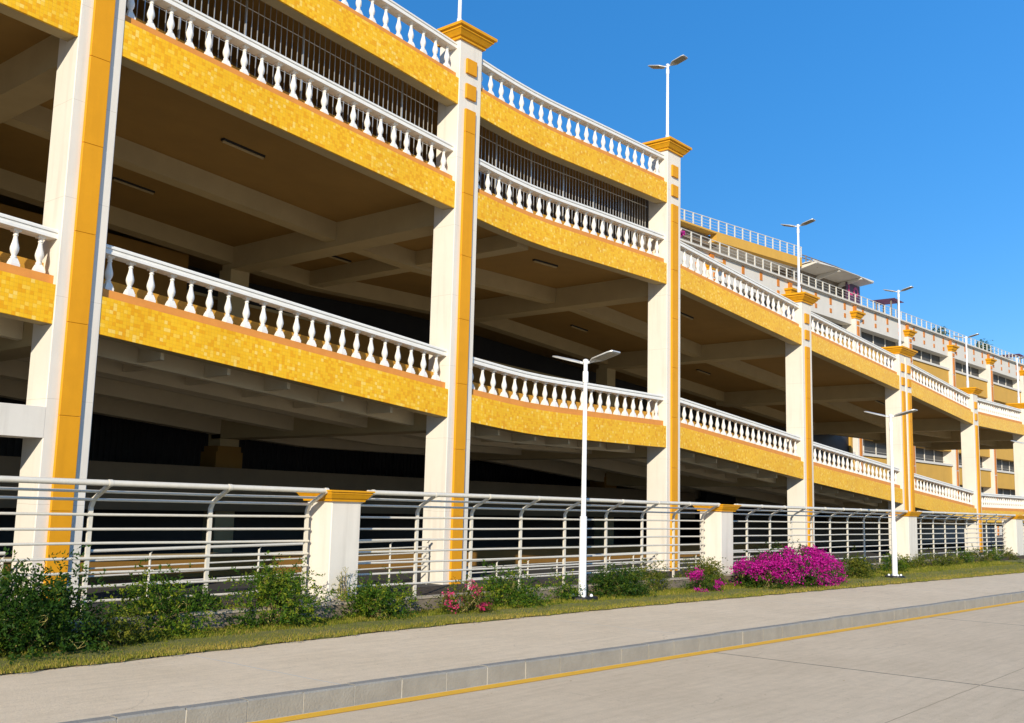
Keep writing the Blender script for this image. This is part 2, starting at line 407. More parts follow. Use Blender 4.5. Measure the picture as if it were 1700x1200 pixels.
while x < 110:
    L = .49*random.uniform(.96, 1.04); a, b = x+.006, x+L-.006
    dz = random.uniform(-.003, .003); dy = random.uniform(-.003, .003)
    ya, yb = kerb_y(a)+dy, kerb_y(b)+dy; c = .012
    rs = []
    for xx, yy in ((a, ya), (b, yb)):
        rs.append([(xx, yy, -.02), (xx, yy, KH-c+dz), (xx, yy+c, KH+dz), (xx, yy+.10, KH+dz), (xx, yy+.10, -.02)])
    g.rings(rs); x += L
tag(g.build('kerb', M['kerb']), kind='structure')
g = MB(); g.sheet([(x, kerb_y(x)+.025, .06) for x in xs], [(x, kerb_y(x)+.09, .06) for x in xs]); g.sheet([(x, kerb_y(x)+.025, -.02) for x in xs], [(x, kerb_y(x)+.025, .06) for x in xs])
g.sheet([(x, kerb_y(x)+.006, -.02) for x in xs], [(x, kerb_y(x)+.006, KH-.012) for x in xs])
tag(g.build('kerb_mortar', mat('mortar', (.62, .58, .5), .9, .1, 20)), kind='structure')
g = MB(); g.sheet([(x, kerb_y(x)-.165, .004) for x in xs], [(x, kerb_y(x)-.03, .004) for x in xs]); tag(g.build('road_marking', M['yellowline']), kind='structure')
# verge under the grass: slightly domed
g = MB(); nn = []
gx = [-12+.35*i for i in range(330)]
for k in range(5):
    t = k/4
    nn.append([(x, grass_y(x)+(wall_y(x)+.02-grass_y(x))*t+(.03*math.sin(x*9.1)+.02*math.sin(x*23+1) if k == 0 else 0), KH+.004+(.025*math.sin(math.pi*min(1, t*1.3)) if k else 0)+.006*math.sin(x*5+k*2)) for x in gx])
for a, b in zip(nn, nn[1:]): g.sheet(a, b)
tag(g.build('grass_verge', M['grassbase'], smooth=True), kind='structure')
g = MB(); g.box(-14, 100, 9.80, 11.6, -.02, .27); tag(g.build('planter_soil', M['soil']), kind='structure')
g = MB(); g.box(-14, 110, 11.61, 40, -.02, .02); tag(g.build('garage_yard', M['floor']), kind='structure')

# ------------------------------------------------------------------ car park
park = empty('car_park_building', (22, 14, 0))
tag(park, 'yellow tiled multi-storey car park ramp with white balustrades and cream columns', 'car park')
def P(mb, name, m, parent=park, smooth=False):
    o = mb.build(name, m, parent, smooth)
    o.matrix_parent_inverse = Matrix.Translation(-park.location)
    return o
def SP(mb, name, m, parent, smooth=False):
    return mb.build(name, m, parent, smooth)

CAPPROF = [(.0, 0), (.05, 0), (.05, .045), (.085, .06), (.115, .10), (.165, .16), (.175, .16), (.175, .20), (.225, .215), (.225, .275), (.0, .285)]
def capital(mb, x0, x1, y0, y1, z):
    rs = []
    for d, h in CAPPROF[1:-1]:
        rs.append([(x0-d, y0-d, z+h), (x1+d, y0-d, z+h), (x1+d, y1+d, z+h), (x0-d, y1+d, z+h)])
    return mb.rings(rs)
for ci, (cx, cw, zc) in enumerate(COLS):
    if ci == 0: continue
    b = MB()
    if cw < 1: b.bbox(cx, cx+cw, 14.0, 14.6, -.02, zc+.01, .012)
    else:
        b.bbox(cx, cx+.62, 14.0, 14.6, -.02, zc+.01, .012); b.bbox(cx+.70, cx+cw, 14.0, 14.6, -.02, zc+.012, .012); b.box(cx+.615, cx+.705, 14.12, 14.5, -.02, zc+.005)
    c = P(b, 'column', M['cream'])
    strips = [(cx+.18, cx+.49)] if cw < 1 else [(cx+.16, cx+.47), (cx+.85, cx+1.16)]
    for sa, sb in strips:
        zj = .02
        b = MB()
        while zj < zc-1.47:                                       # cladding panels with thin joints
            ze = min(zj+1.32, zc-1.46)
            b.bbox(sa, sb, 13.945, 14.0-.0005, zj, ze-.006, .006); zj = ze
        SP(b, 'panel', M['ochre'], c)
        for k in (.36, .91):
            b = MB(); b.bbox(sa, sb, 13.945, 14.0-.0005, zc-k-.32, zc-k, .008); SP(b, 'panel', M['ochre'], c)
    b = MB(); capital(b, cx, cx+cw, 14.0, 14.6, zc); SP(b, 'capital', M['ochre_cap'], c)
    if cw > 1:
        b = MB(); b.tube([(cx+.66, 14.06, .1), (cx+.66, 14.06, zc-.05)], .035, 10); SP(b, 'downpipe', M['white'], c, True)

# baluster mesh, shared
def baluster_mb(seg=12):
    b = MB()
    b.lathe([(.066, 0), (.066, .05)], square=True)
    b.lathe([(.060, .05), (.056, .075), (.038, .125)], square=True)
    b.lathe([(.036, .12), (.044, .135), (.044, .15), (.032, .16), (.034, .175), (.052, .215), (.060, .25), (.059, .28), (.050, .32), (.037, .37), (.029, .415), (.027, .44), (.036, .45), (.036, .462), (.029, .47), (.034, .49), (.044, .505)], seg)
    b.lathe([(.052, .503), (.056, .54)], square=True)
    return b
_bo = baluster_mb().build('baluster', M['white'], None, True)
BAL = _bo.data; bpy.data.objects.remove(_bo)
BV = [tuple(v.co) for v in BAL.vertices]; BF = [tuple(p.vertices) for p in BAL.polygons]

def bay_level(i, lv):
    a, b = BAYS[i]; s8 = st(lv, a, b, 4)
    f = ZF[lv]
    band = P(MB().sweep(s8, 14.012, 14.05, 0, .56), 'tile_band', M['tile'])
    P(MB().sweep(s8, 14.05, 14.32, .006, .56), 'edge_beam', M['beam'])
    SP(MB().sweep(s8, 14.10, 14.40, .5605, .70), 'ledge', M['ledge'], band)
    P(MB().sweep(s8, 14.44, 14.54, .6, .93), 'deck_upstand', M['upstand'])
    # balustrade
    r = MB(); aa = a-.0; bb = b-.0
    sr = st(lv, aa, bb, 4)
    r.sweep(sr, 14.09, 14.33, 1.232, 1.272); r.sweep(sr, 14.105, 14.315, 1.272, 1.318); r.sweep(sr, 14.085, 14.335, 1.318, 1.350); r.sweep(sr, 14.115, 14.305, 1.350, 1.372)
    bal = P(r, 'balustrade', M['white'])
    n = 21 if i < 7 else 24
    if i == 0: return None
    if i <= 3:
        for k in range(n):
            if i == 1 and (k < 18 or lv == 'T'): continue
            if i == 2 and lv == 'T' and k < 10: continue
            xx = a+(b-a)*(k+.5)/n
            o = bpy.data.objects.new('baluster', BAL); col.objects.link(o)
            o.parent = bal; o.location = (xx+random.uniform(-.006, .006), 14.21+yoff(xx), f(xx)+.70); o.rotation_euler = (0, 0, random.uniform(-.06, .06))
    else:
        m = MB()
        for k in range(n):
            xx = a+(b-a)*(k+.5)/n; z = f(xx)+.70; q = len(m.v)
            m.v += [(v[0]+xx, v[1]+14.21, v[2]+z) for v in BV]; m.f += [tuple(q+j for j in ff) for ff in BF]
        return m, bal
    return None
rest = MB()
for i in range(len(BAYS)):
    for lv in ('L', 'U', 'T'):
        if lv == 'T' and i > 3-0: continue
        if lv == 'T' and BAYS[i][0] > 23: continue
        if i == 0 and lv == 'T': pass
        r = bay_level(i, lv)
        if r:
            q = len(rest.v); rest.v += r[0].v; rest.f += [tuple(q+j for j in ff) for ff in r[0].f]
tag(P(rest, 'baluster', M['white'], smooth=True), kind='stuff')

# decks, beams
def deep(a): return 24.4 if a < 58 else 22.2  # slabs run back far enough to shut out light from behind
for i, (a, b) in enumerate(BAYS):
    A = COLS[i][0]; B = COLS[i+1][0]
    for lv in ('L', 'U', 'T'):
        if lv == 'T' and a > 23: continue
        f = ZF[lv]
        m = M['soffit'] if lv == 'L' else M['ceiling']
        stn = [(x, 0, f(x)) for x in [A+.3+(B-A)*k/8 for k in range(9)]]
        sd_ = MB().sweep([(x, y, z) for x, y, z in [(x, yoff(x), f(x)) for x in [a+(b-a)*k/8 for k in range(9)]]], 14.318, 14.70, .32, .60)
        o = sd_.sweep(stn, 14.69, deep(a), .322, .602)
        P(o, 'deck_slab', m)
        if lv == 'T': continue
        # longitudinal beams
        yb = [(17.75, 18.10), (21.70, 22.10)] if lv == 'U' else [(15.0, 15.16), (16.4, 16.85), (18.9, 19.25), (21.75, 22.10)]
        for y0, y1 in yb:
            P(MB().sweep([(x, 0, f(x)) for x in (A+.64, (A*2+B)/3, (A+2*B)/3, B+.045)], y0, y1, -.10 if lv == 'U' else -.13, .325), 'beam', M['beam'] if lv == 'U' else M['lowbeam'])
        if lv == 'L':                                             # shallow ribs, cable tray and pipes under the lower deck
            for k in range(1, 6):
                xx = a+(b-a)*k/6
                P(MB().sweep([(xx-.03, 0, f(xx-.03)), (xx+.03, 0, f(xx+.03))], 14.33, 14.99, -.10, .324), 'rib', M['lowbeam']); P(MB().sweep([(xx+.5, 0, f(xx+.5)), (xx+.56, 0, f(xx+.56))], 15.17, 16.39, -.05, .324), 'rib', M['lowbeam'])
            sx_ = [(a+.05+(b-a-.1)*k/6, 0, 0) for k in range(7)]
            for yy, rr, dz in ((15.75, .045, .10), (17.6, .06, .05), (18.2, .03, .10)):
                P(MB().tube([(x, yy, f(x)+dz) for x, _, _ in sx_], rr, 8), 'pipe', M['soffit'], smooth=True)
                hg = MB()
                for k in range(5):
                    xx = a+(b-a)*(k+.5)/5; hg.box(xx-.015, xx+.015, yy-.015, yy+.015, f(xx)+dz, f(xx)+.33)
                P(hg, 'hanger', M['soffit'])
for ci, (cx, cw, zc) in enumerate(COLS):
    if ci == 0: continue
    for lv in ('L', 'U'):
        f = ZF[lv]; z = f(cx)
        c0, c1 = (cx+.05, cx+.63) if cw < 1 else (cx+.1, cx+1.2)
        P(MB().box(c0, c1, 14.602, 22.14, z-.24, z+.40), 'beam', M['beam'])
    if cx > 40: continue
    b = MB(); b.box(cx+.05, cx+.60, 21.75, 22.25, -.02, zu(cx)-.23); P(b, 'column', M['beam'])
    b = MB(); b.box(cx-.06, cx+.71, 21.72, 22.38, 2.30, 2.72); b.box(cx-.01, cx+.66, 21.73, 22.32, 2.72, 2.86); P(b, 'column_plinth', M['inner_ochre'])
P(MB().box(17.35, 17.75, 14.5, 17.76, zu(17.5)-.02, zu(17.5)+.4), 'beam', M['beam'])
P(MB().box(17.25, 17.65, 18.09, 21.71, zu(17.5)-.06, zu(17.5)+.4), 'beam', M['beam'])
# white tie beam of the first bay
P(MB().bbox(-.66, 6.69, 13.997, 14.5, 2.33, 2.76, .006), 'tie_beam', M['cream'])
# security grilles in the upper storey
for i in (1, 2, 3):
    a, b = BAYS[i]; g = MB(); n = int((b-a)/.125)
    for k in range(1, n):
        xx = a+(b-a)*k/n
        if i == 1 and xx < 4: continue
        z0 = zu(xx)+.60; z1 = zt(xx)+.33; rr = .009 if k % 10 else .022; yy = 14.62+yoff(xx)
        g.tube([(xx, yy, z0), (xx, yy, z1)], rr, 5)
    sx_ = [a+.02+(b-a-.04)*k/10 for k in range(11)]
    for dz in (.75, 1.38, 1.5, 2.2):
        g.tube([(x, 14.62+yoff(x), zu(x)+dz) for x in sx_], .008, 5)
    P(g, 'grille', M['steel'], smooth=True)
# added back and end walls keeping the interior dark, and inner ramp
bw = MB(); bw.box(-14, 23.7, 24.42, 24.8, -.02, 9.4); bw.sweep([(23.7, 0, zu(23.7)), (42, 0, zu(42)), (61.5, 0, zu(61))], 24.42, 24.8, -8, .6); P(bw, 'added_back_wall', M['dark'])  # added wall: blocks light from behind, its near-black stands for deep shade
P(MB().box(-14, 23.5, 24.405, 24.8, 9.4, 11.0), 'added_back_wall', M['inner'])
P(MB().box(-14.3, -13.9, 14.6, 24.8, -.02, 9.2), 'added_end_wall', M['inner'])  # added out of view, shuts sunlight out of the left end
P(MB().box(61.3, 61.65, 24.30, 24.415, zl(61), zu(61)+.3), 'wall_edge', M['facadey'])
P(MB().sweep([(x, 0, zu(x)) for x in (-12, 7, 14.7, 17.6, 23.07)], 17.3, 17.5, .55, 2.6), 'added_back_wall', M['inner'])  # added wall closing the view through the upper storey
P(MB().box(23.08, 23.28, 14.75, 24.3, zu(23)+.605, zt(23)+.33), 'added_end_wall', M['inner'])  # added cross wall, stops daylight showing through at the storey's right end
P(MB().sweep([(x, 0, zl(x)) for x in (38, 50, 62, 80)], 21.2, 21.5, -5, .4), 'added_back_wall', M['dark'])  # added near-black sheet: darkness of the ground storey put in as colour
# parapet of the inner ramp at mid height, with coping, sloping down
w1 = [(14.0, 0, 6.72), (24.4, 0, 6.41), (34.7, 0, 6.12)]
P(MB().sweep(w1, 22.45, 22.65, -1.9, -.07), 'inner_parapet', M['inner_ochre']); P(MB().sweep(w1, 22.40, 22.70, -.07, 0), 'parapet_coping', M['beam'])
P(MB().sweep([(-12, 0, 7.7), (14.0, 0, 6.72)], 22.45, 22.65, -1.9, .9), 'inner_parapet', M['inner_ochre'])
# ground storey: deep inner beam and low wall
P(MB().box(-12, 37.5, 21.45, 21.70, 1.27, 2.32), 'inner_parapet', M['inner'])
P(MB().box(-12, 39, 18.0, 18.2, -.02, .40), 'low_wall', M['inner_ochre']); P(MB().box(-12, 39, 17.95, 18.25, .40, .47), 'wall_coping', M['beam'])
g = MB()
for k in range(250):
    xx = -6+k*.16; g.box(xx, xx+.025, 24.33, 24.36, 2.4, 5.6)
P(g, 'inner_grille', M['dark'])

# ------------------------------------------------------------------ ceiling lights
def ceiling_light(x0, x1, y, label):
    zz = zu((x0+x1)/2)+.30; sl = (zu(x1)-zu(x0))
    t = empty('ceiling_light', ((x0+x1)/2, y, zz)); tag(t, label, 'ceiling light', 'tube lights under the upper ramp deck')
    L = (x1-x0)/2
    def hx(mb, h, z0, z1, l):
        k = sl/(2*L)
        return mb.hexa([(-l, -h, z0-k*l), (l, -h, z0+k*l), (l, h, z0+k*l), (-l, h, z0-k*l), (-l, -h, z1-k*l), (l, -h, z1+k*l), (l, h, z1+k*l), (-l, h, z1-k*l)])
    hx(MB(), .045, -.02, .03, L).build('housing', M['black'], t); hx(MB(), .022, -.05, -.0202, L*.97).build('diffuser', M['beam'], t)
for x0, x1, y, lb in [(10.5, 11.45, 16.0, 'dark tube light on the ceiling of the nearest wide bay, close to the yellow band'),
                      (10.5, 11.45, 19.9, 'dark tube light on the ceiling behind the first cream beam of the nearest wide bay'),
                      (16.3, 17.1, 19.9, 'short tube light seen past the column, deep under the second bay ceiling'),
                      (19.7, 20.65, 15.9, 'tube light on the ceiling behind the curved yellow band'),
                      (27.1, 28.0, 20.2, 'tube light deep in the bay, seen above the street lamp heads'),
                      (27.0, 27.9, 16.05, 'tube light under the third bay just right of the tall column'),
                      (35.3, 36.3, 20.1, 'faint tube light deep under the third bay ceiling, seen above the lower balustrade'),
                      (44.2, 45.4, 16.4, 'small tube light under the far bay beside the double column')]:
    ceiling_light(x0, x1, y, lb)

# ------------------------------------------------------------------ lamps
def lamp_head(root, z, s, L=.60):
    """one solar style head: arm plus slim tapered plate with a LED field below; s = -1 towards street, +1 towards building"""
    tl = math.radians(15)
    def pt(x, d, h): return (x, s*(d*math.cos(tl)-h*math.sin(tl)), z+d*math.sin(tl)+h*math.cos(tl))
    arm = MB(); arm.tube([pt(0, .02, 0), pt(0, .17, 0)], .02, 8)
    h = MB()
    rs = []
    for d, hw, up in ((.10, .035, .018), (.17, .10, .022), (.23, .14, .024), (L-.08, .145, .018), (L-.02, .125, .012), (L, .11, .006)):
        rs.append([pt(-hw, d, -.014), pt(hw, d, -.014), pt(hw, d, .004), pt(hw*.6, d, up), pt(-hw*.6, d, up), pt(-hw, d, .004)])
    h.rings(rs)
    o = h.build('lamp_head', M['lampg'], root, True)
    arm.build('bracket', M['lampw'], root, True)
    p = MB(); p.hexa([pt(-.115, .25, -.020), pt(.115, .25, -.020), pt(.11, L-.05, -.020), pt(-.11, L-.05, -.020), pt(-.115, .25, -.0145), pt(.115, .25, -.0145), pt(.11, L-.05, -.0145), pt(-.11, L-.05, -.0145)])
    p.build('led_panel', M['led'], o)
def street_lamp(name='street_lamp', Ht=3.68, base=True):
    t = empty(name)
    p = MB()
    if base:
        zc = 1.26
        p.lathe([(.062, .03), (.055, zc-.02), (.055, zc), (.040, zc+.012), (.032, Ht-.22), (.032, Ht)], 16)
        p.lathe([(.042, zc+.30), (.042, zc+.32)], 14)
        p.lathe([(.042, Ht-.33), (.045, Ht-.32), (.045, Ht-.16), (.040, Ht-.15)], 14)
        p.lathe([(.042, Ht-.02), (.045, 0+Ht), (.045, Ht+.03), (.02, Ht+.045)], 14)
    else:
        p.lathe([(.055, 0), (.055, .35), (.042, .37), (.036, Ht-.2), (.036, Ht), (.045, Ht+.0), (.045, Ht+.04), (.02, Ht+.05)], 14)
        p.lathe([(.046, Ht-.26), (.046, Ht-.12)], 12)
    p.build('pole', M['lampw'], t, True)
    if base:
        b = MB(); rs = []
        for zz, k in ((-.06, 1), (.045, .98), (.055, .9)):
            rs.append([(.27*k*math.cos(a*math.pi/4+.2)*(1+.15*math.sin(a*3)), .22*k*math.sin(a*math.pi/4+.2), zz) for a in range(8)])
        b.rings(rs); bp = b.build('base_plate', M['black'], t)
        for sx, sy in ((-.1, -.1), (.1, -.1), (.1, .1), (-.1, .1)):
            c = MB(); c.lathe([(.024, .04), (.026, .055), (.018, .072), (.006, .078)], 8, (sx, sy, .015)); c.build('bolt_cap', M['lampw'], bp, True)
    lamp_head(t, Ht-.03, -1); lamp_head(t, Ht-.03, 1)
    return t
proto = street_lamp(); proto.location = (13.02, 9.41, KH+.01)
tag(proto, 'white two-headed street lamp standing in the grass nearest the camera', 'street lamp', 'street lamps on the verge')
for (x, y), lb in (((23.74, 8.45), 'white two-headed street lamp to the right of the big magenta bougainvillea'), ((34.45, 7.95), 'street lamp at the far right picture edge with only one head showing')):
    o = copy_tree(proto); o.location = (x, y, KH+.01); o['label'] = lb
rl = None
RL = [(15.0, 11.5, 'rooftop lamp on the tall column nearest the camera, cut off by the top edge'), (23.48, 11.49, 'rooftop lamp highest in the sky, on the tall column beside the curved band'),
      (31.9, 8.75, 'rooftop lamp on the column in front of the roof canopy'), (41.45, 8.20, 'rooftop lamp on the double column with the downpipe'),
      (50.45, 7.58, 'rooftop lamp on the column just right of the double column'), (59.55, 7.70, 'rooftop lamp farthest right, cut by the picture edge')]
for x, z, lb in RL:
    if rl is None: rl = o = street_lamp('rooftop_lamp', 2.45, False)
    else: o = copy_tree(rl)
    o.location = (x, 14.3, z); tag(o, lb, 'lamp', 'lamps on the column tops')
    if x == 23.48: o.scale = (1, 1, .97)

# ------------------------------------------------------------------ planter wall, piers and fence
pw = MB(); x = -12.0; top = MB()
while x < 90:
    L = .92*random.uniform(.97, 1.03); d = random.uniform(-.004, .004)
    y = wall_y(x+.4)
    pw.box(x+.003, x+L-.003, y+d, y+.14, .05, .325+d); x += L
pwo = pw.build('planter_wall', M['wallstone'])
tag(pwo, 'low grey stone planter wall between the grass verge and the white fence', 'wall')
x = -12.0
while x < 90:
    L = 1.38*random.uniform(.97, 1.03); y = wall_y(x+.6)
    top.box(x+.003, x+L-.003, y-.012, y+.15, .3285, .352); x += L
top.build('coping', M['coping'], pwo)

PIERS = [(-1.55, .48), (8.40, .48), (18.32, .50), (28.97, .70), (40.1, .9), (51.5, .9)]
PL = [None, 'cream fence pillar with ochre cap nearest the camera', 'cream fence pillar just left of the bougainvillea, second nearest', 'cream fence pillar beside the farther verge lamp, with the downpipe column above',
      'cream fence pillar at the right edge of the photo', None]
pier = None
for i, (px, pwid) in enumerate(PIERS):
    if i in (0, 5): continue
    t = empty('fence_pillar', (px, 9.9, .30))
    b = MB(); b.bbox(0, pwid, 0, .48, -.05, 1.27, .01); b.build('shaft', M['cream'], t)
    b = MB(); rs = []
    for d, h in ((.0, 1.262), (.035, 1.262), (.04, 1.285), (.06, 1.30), (.095, 1.355), (.10, 1.355), (.10, 1.375), (.12, 1.38), (.12, 1.40), (.0, 1.405)):
        rs.append([(-d, -d, h), (pwid+d, -d, h), (pwid+d, .48+d, h), (-d, .48+d, h)])
    b.rings(rs[1:-1]); b.build('cap', M['ochre_cap'], t)
    tag(t, PL[i], 'fence pillar', 'cream pillars of the white fence')
RZ = [1.365, 1.212, 1.066, .912, .765, .628, .475]
def fence(x0, x1, posts, label):
    t = empty('metal_fence', ((x0+x1)/2, 10.25, .28)); ox, oy, oz = t.location
    tag(t, label, 'fence', 'white tubular fence panels between the pillars')
    for xx in posts:
        p = MB(); w_ = .022
        def ring(y, z, ny, nz):
            return [(xx-ox-w_, y-oy-ny, z-oz-nz), (xx-ox+w_, y-oy-ny, z-oz-nz), (xx-ox+w_, y-oy+ny, z-oz+nz), (xx-ox-w_, y-oy+ny, z-oz+nz)]
        p.rings([ring(10.25, .26, .016, 0), ring(10.25, 1.44, .016, .003), ring(10.205, 1.52, .012, .010), ring(9.945, 1.655, .009, .014), ring(9.905, 1.672, .006, .012)])
        po = p.build('post', M['paint'], t)
        MB().tube([(xx-.02-ox, 9.90-oy, 1.688-oz), (xx+.02-ox, 9.90-oy, 1.688-oz)], .037, 12).build('clamp', M['paint'], po, True)
    def rail(y, z, r, n=8):
        k = max(2, int((x1-x0)/1.2)); pts = []
        for j in range(k+1):
            pts.append((x0+(x1-x0)*j/k-ox, y-oy+random.uniform(-.003, .003), z-oz+random.uniform(-.004, .004)))
        MB().tube(pts, r, n).build('rail', M['paint'], t, True)
    for z in RZ: rail(10.228, z, .0145)
    rail(10.19, 1.515, .015); rail(10.065, 1.60, .015); rail(9.90, 1.688, .031, 12)
def lin(a, b, n): return [a+(b-a)*k/n for k in range(n+1)]
fence(-6, 8.33, [2.55, 4.0, 5.46, 6.90, 8.30], 'white tubular fence panel left of the nearest pillar, its posts spaced widest')
fence(8.98, 18.25, [9.08, 10.24, 11.37, 12.52, 13.66, 14.85, 16.0, 17.1, 18.2], 'white tubular fence panel behind the nearest street lamp')
fence(18.9, 28.9, lin(19.0, 28.8, 9), 'white tubular fence panel behind the big magenta bougainvillea')
fence(29.75, 40.0, lin(29.9, 39.9, 9), 'white tubular fence panel over the trailing plants near the right edge')
fence(41.1, 51.0, lin(41.2, 50.9, 8), 'white tubular fence panel beyond the last pillar at the right edge')

def low_railing(x0, x1, z0, z1, n, label):
    """low inner hand railing on the garage forecourt; z = top rail height at its two ends"""
    t = empty('low_railing', (x0, 14.25, 0)); tag(t, label, 'railing', 'low white railings inside the fence')
    for k in range(n+1):
        xx = x0+(x1-x0)*k/n; z = z0+(z1-z0)*k/n
        MB().tube([(xx-x0, 0, .02), (xx-x0, 0, z-.07), (xx-x0+.02, -.05, z)], .018, 8).build('post', M['paint'], t, True)
    for dz, r in ((0, .024), (-.14, .013), (-.25, .013), (-.36, .013), (-.50, .013)):
        if min(z0, z1)+dz < .06: continue
        MB().tube([(0, -.05 if dz == 0 else -.02, z0+dz), (x1-x0, -.05 if dz == 0 else -.02, z1+dz)], r, 8).build('rail', M['paint'], t, True)
low_railing(-1, 6.4, .70, .76, 7, 'low white hand railing behind the fence, left of the nearest column')
low_railing(7.6, 14.55, .77, .88, 7, 'low white hand railing behind the nearest fence pillar')
low_railing(15.6, 22.9, .44, .49, 7, 'low white hand railing behind the nearest street lamp pole')
low_railing(23.9, 31.2, .43, .40, 7, 'low white hand railing behind the bougainvillea')

# ------------------------------------------------------------------ far building
FB = empty('far_building', (0, 32.75, 0), math.atan(-.055))
tag(FB, 'long cream and ochre building with strip windows and roof terrace behind the car park', 'building')
fx0, fx1 = 33.0, 150.0
PX = [33.9, 43.8, 53.6, 63.4, 73.3, 83.0, 92.4, 102.1, 111.9, 121.8, 131.8, 141.8]
def F(mb, name, m, parent=None, smooth=False): return mb.build(name, m, parent or FB, smooth)
F(MB().box(fx0, fx1, 0.95, 14, -.02, 17.0), 'core_wall', M['facade'])
for bi in range(len(PX)-1):
    a, b = PX[bi]+.82, PX[bi+1]
    # top parapet wall with orange slots
    F(MB().box(PX[bi], PX[bi+1], .0, .94, 15.52, 17.0), 'parapet_wall', M['facade'])
    n = 4
    for k in range(n):
        xx = a+(b-a)*(k+.5)/n
        F(MB().box(xx-.155, xx+.155, -.03, -.0005, 16.45, 16.96), 'slot_panel', M['slot']); F(MB().box(xx-.15, xx+.15, -.03, -.0005, 15.86, 16.18), 'slot_panel', M['slot'])
    for k in range(5):
        zb = 14.45-2.78*k
        if k > 0: F(MB().box(a-.82, b, .02, .94, zb+1.10, zb+2.6), 'spandrel', M['facadey'])
        F(MB().box(a, b, -.10, .945, zb-.18, zb), 'sill', M['facade'])
        fr = MB(); nm = 4
        for j in range(nm+1):
            xx = a+.05+(b-a-.1)*j/nm; fr.box(xx-.035, xx+.035, .66, .78, zb, zb+1.10)
        fr.box(a, b, .66, .76, zb+.0, zb+.035)
        fr.box(a, b, .60, .62, zb+.26, zb+.275)
        wd = F(fr, 'window', M['facade'])
        MB().box(a, b, .72, .75, zb+.003, zb+1.095).build('pane', M['glass'], wd)
    p = MB(); p.bbox(PX[bi], PX[bi]+.82, -.28, .945, -.02, 15.95, .02); pl = F(p, 'pilaster', M['facade'])
    q = MB()
    z_ = .05
    while z_ < 15.4: q.box(PX[bi]+.24, PX[bi]+.60, -.33, -.2805, z_, min(z_+2.7, 15.4)); z_ += 2.78
    q.box(PX[bi]+.24, PX[bi]+.60, -.33, -.2805, 15.52, 15.80)
    q.build('panel', M['slot'], pl)
    c = MB(); rs = []
    for d, h in ((.03, 15.951), (.05, 16.05), (.12, 16.10), (.20, 16.28), (.30, 16.34), (.32, 16.46)):
        rs.append([(PX[bi]-d, -.28-d, h), (PX[bi]+.82+d, -.28-d, h), (PX[bi]+.82+d, .0, h), (PX[bi]-d, .0, h)])
    c.rings(rs); c.build('capital', M['ochre_cap'], pl)
    MB().box(PX[bi]+.22, PX[bi]+.62, -.12, -.0005, 16.47, 16.98).build('panel', M['slot'], pl)
F(MB().sweep([(fx0, 0, 17.0), (fx1, 0, 17.0)], -.10, 1.6, .0, .06), 'cornice', M['facade'])
F(MB().sweep([(fx0, 0, 17.0), (fx1, 0, 17.0)], -.26, 1.6, .0605, .16), 'cornice', M['facade'])
F(MB().box(fx0, fx1, 1.6, 14, 17.0, 17.12), 'roof_deck', M['facade'])
def terrace(x0, x1, y, z, h, sp, nr, m, parent):
    r = MB(); k = int((x1-x0)/sp)
    for j in range(k+1):
        xx = x0+(x1-x0)*j/k; r.box(xx-.045, xx+.045, y-.03, y+.03, z, z+h)
    for q in range(nr):
        zz = z+h*(q+1)/nr-.02; rr = .025 if q == nr-1 else .009
        r.tube([(x0, y, zz), (x1, y, zz)], rr, 6)
    return r.build('terrace_railing', m, parent)
terrace(fx0, fx1, .05, 17.16, .80, 1.05, 4, M['paint'], FB)

# rooftop storey with curved ochre fascia and canopy
RP = empty('rooftop_storey', (58, 31.6, 17.12), math.atan(-.10))
tag(RP, 'rooftop storey with ochre fascia, blue-grey railing and white bracketed canopy', 'building')
def Rp(mb, name, m, smooth=False): return mb.build(name, m, RP, smooth)
fas = []
for k in range(15):
    x_ = .5+10.2*k/14; fas.append((x_, .35-.035*x_, 1.98+.012*x_))
Rp(MB().sweep(fas, 0, .5, 0, .66), 'fascia', M['facadey'])
Rp(MB().sweep([(x_, y_, z_) for x_, y_, z_ in fas], .5, 8, .0, .3), 'roof_slab', M['facade'])
Rp(MB().box(-12, 10.7, 2.2, 8, .0, 1.9), 'wall', M['brown']); Rp(MB().box(-12, 1.5, 1.0, 8, 1.905, 2.5), 'wall', M['brown']); Rp(MB().box(-12, .48, .3, 8, 2.503, 2.62), 'roof_slab', M['facadey'])
Rp(MB().box(10.76, 19.4, .90, 8, .0, 2.262), 'wall', M['brown'])
tr = MB()
for j in range(24):
    x_ = -10+j*.9
    z_ = 1.98+.012*x_+.66; y_ = .41-.035*x_
    tr.box(x_-.04, x_+.04, y_-.03, y_+.03, z_, z_+.82)
for q in range(4):
    tr.tube([(-10+k*1.04, .41-.035*(-10+k*1.04), 1.98+.012*(-10+k*1.04)+.66+.2*(q+1)) for k in range(21)], .03 if q == 3 else .012, 6)
Rp(tr, 'terrace_railing', M['paint'])
can = MB()
rs = []
for x_, yf in ((10.75, -.7), (13.5, -1.1), (17, -1.1), (20.2, -.8)):
    rs.append([(x_, yf, 2.42), (x_, 1.0, 2.24), (x_, 1.0, 2.28), (x_, yf, 2.46)])
can.rings(rs); cano = Rp(can, 'canopy', M['facade'])
for x_ in (11.0, 14.4, 17.8):
    b = MB(); b.rings([[(x_-.10, 1.01, 1.70), (x_+.10, 1.01, 1.70), (x_+.10, 1.01, 2.05), (x_-.10, 1.01, 2.05)], [(x_-.10, .6, 1.95), (x_+.10, .6, 1.95), (x_+.10, .6, 2.25), (x_-.10, .6, 2.25)], [(x_-.10, -1.0, 2.28), (x_+.10, -1.0, 2.28), (x_+.10, -1.0, 2.40), (x_-.10, -1.0, 2.40)]])
    b.build('bracket', M['facade'], cano)
sl = MB()
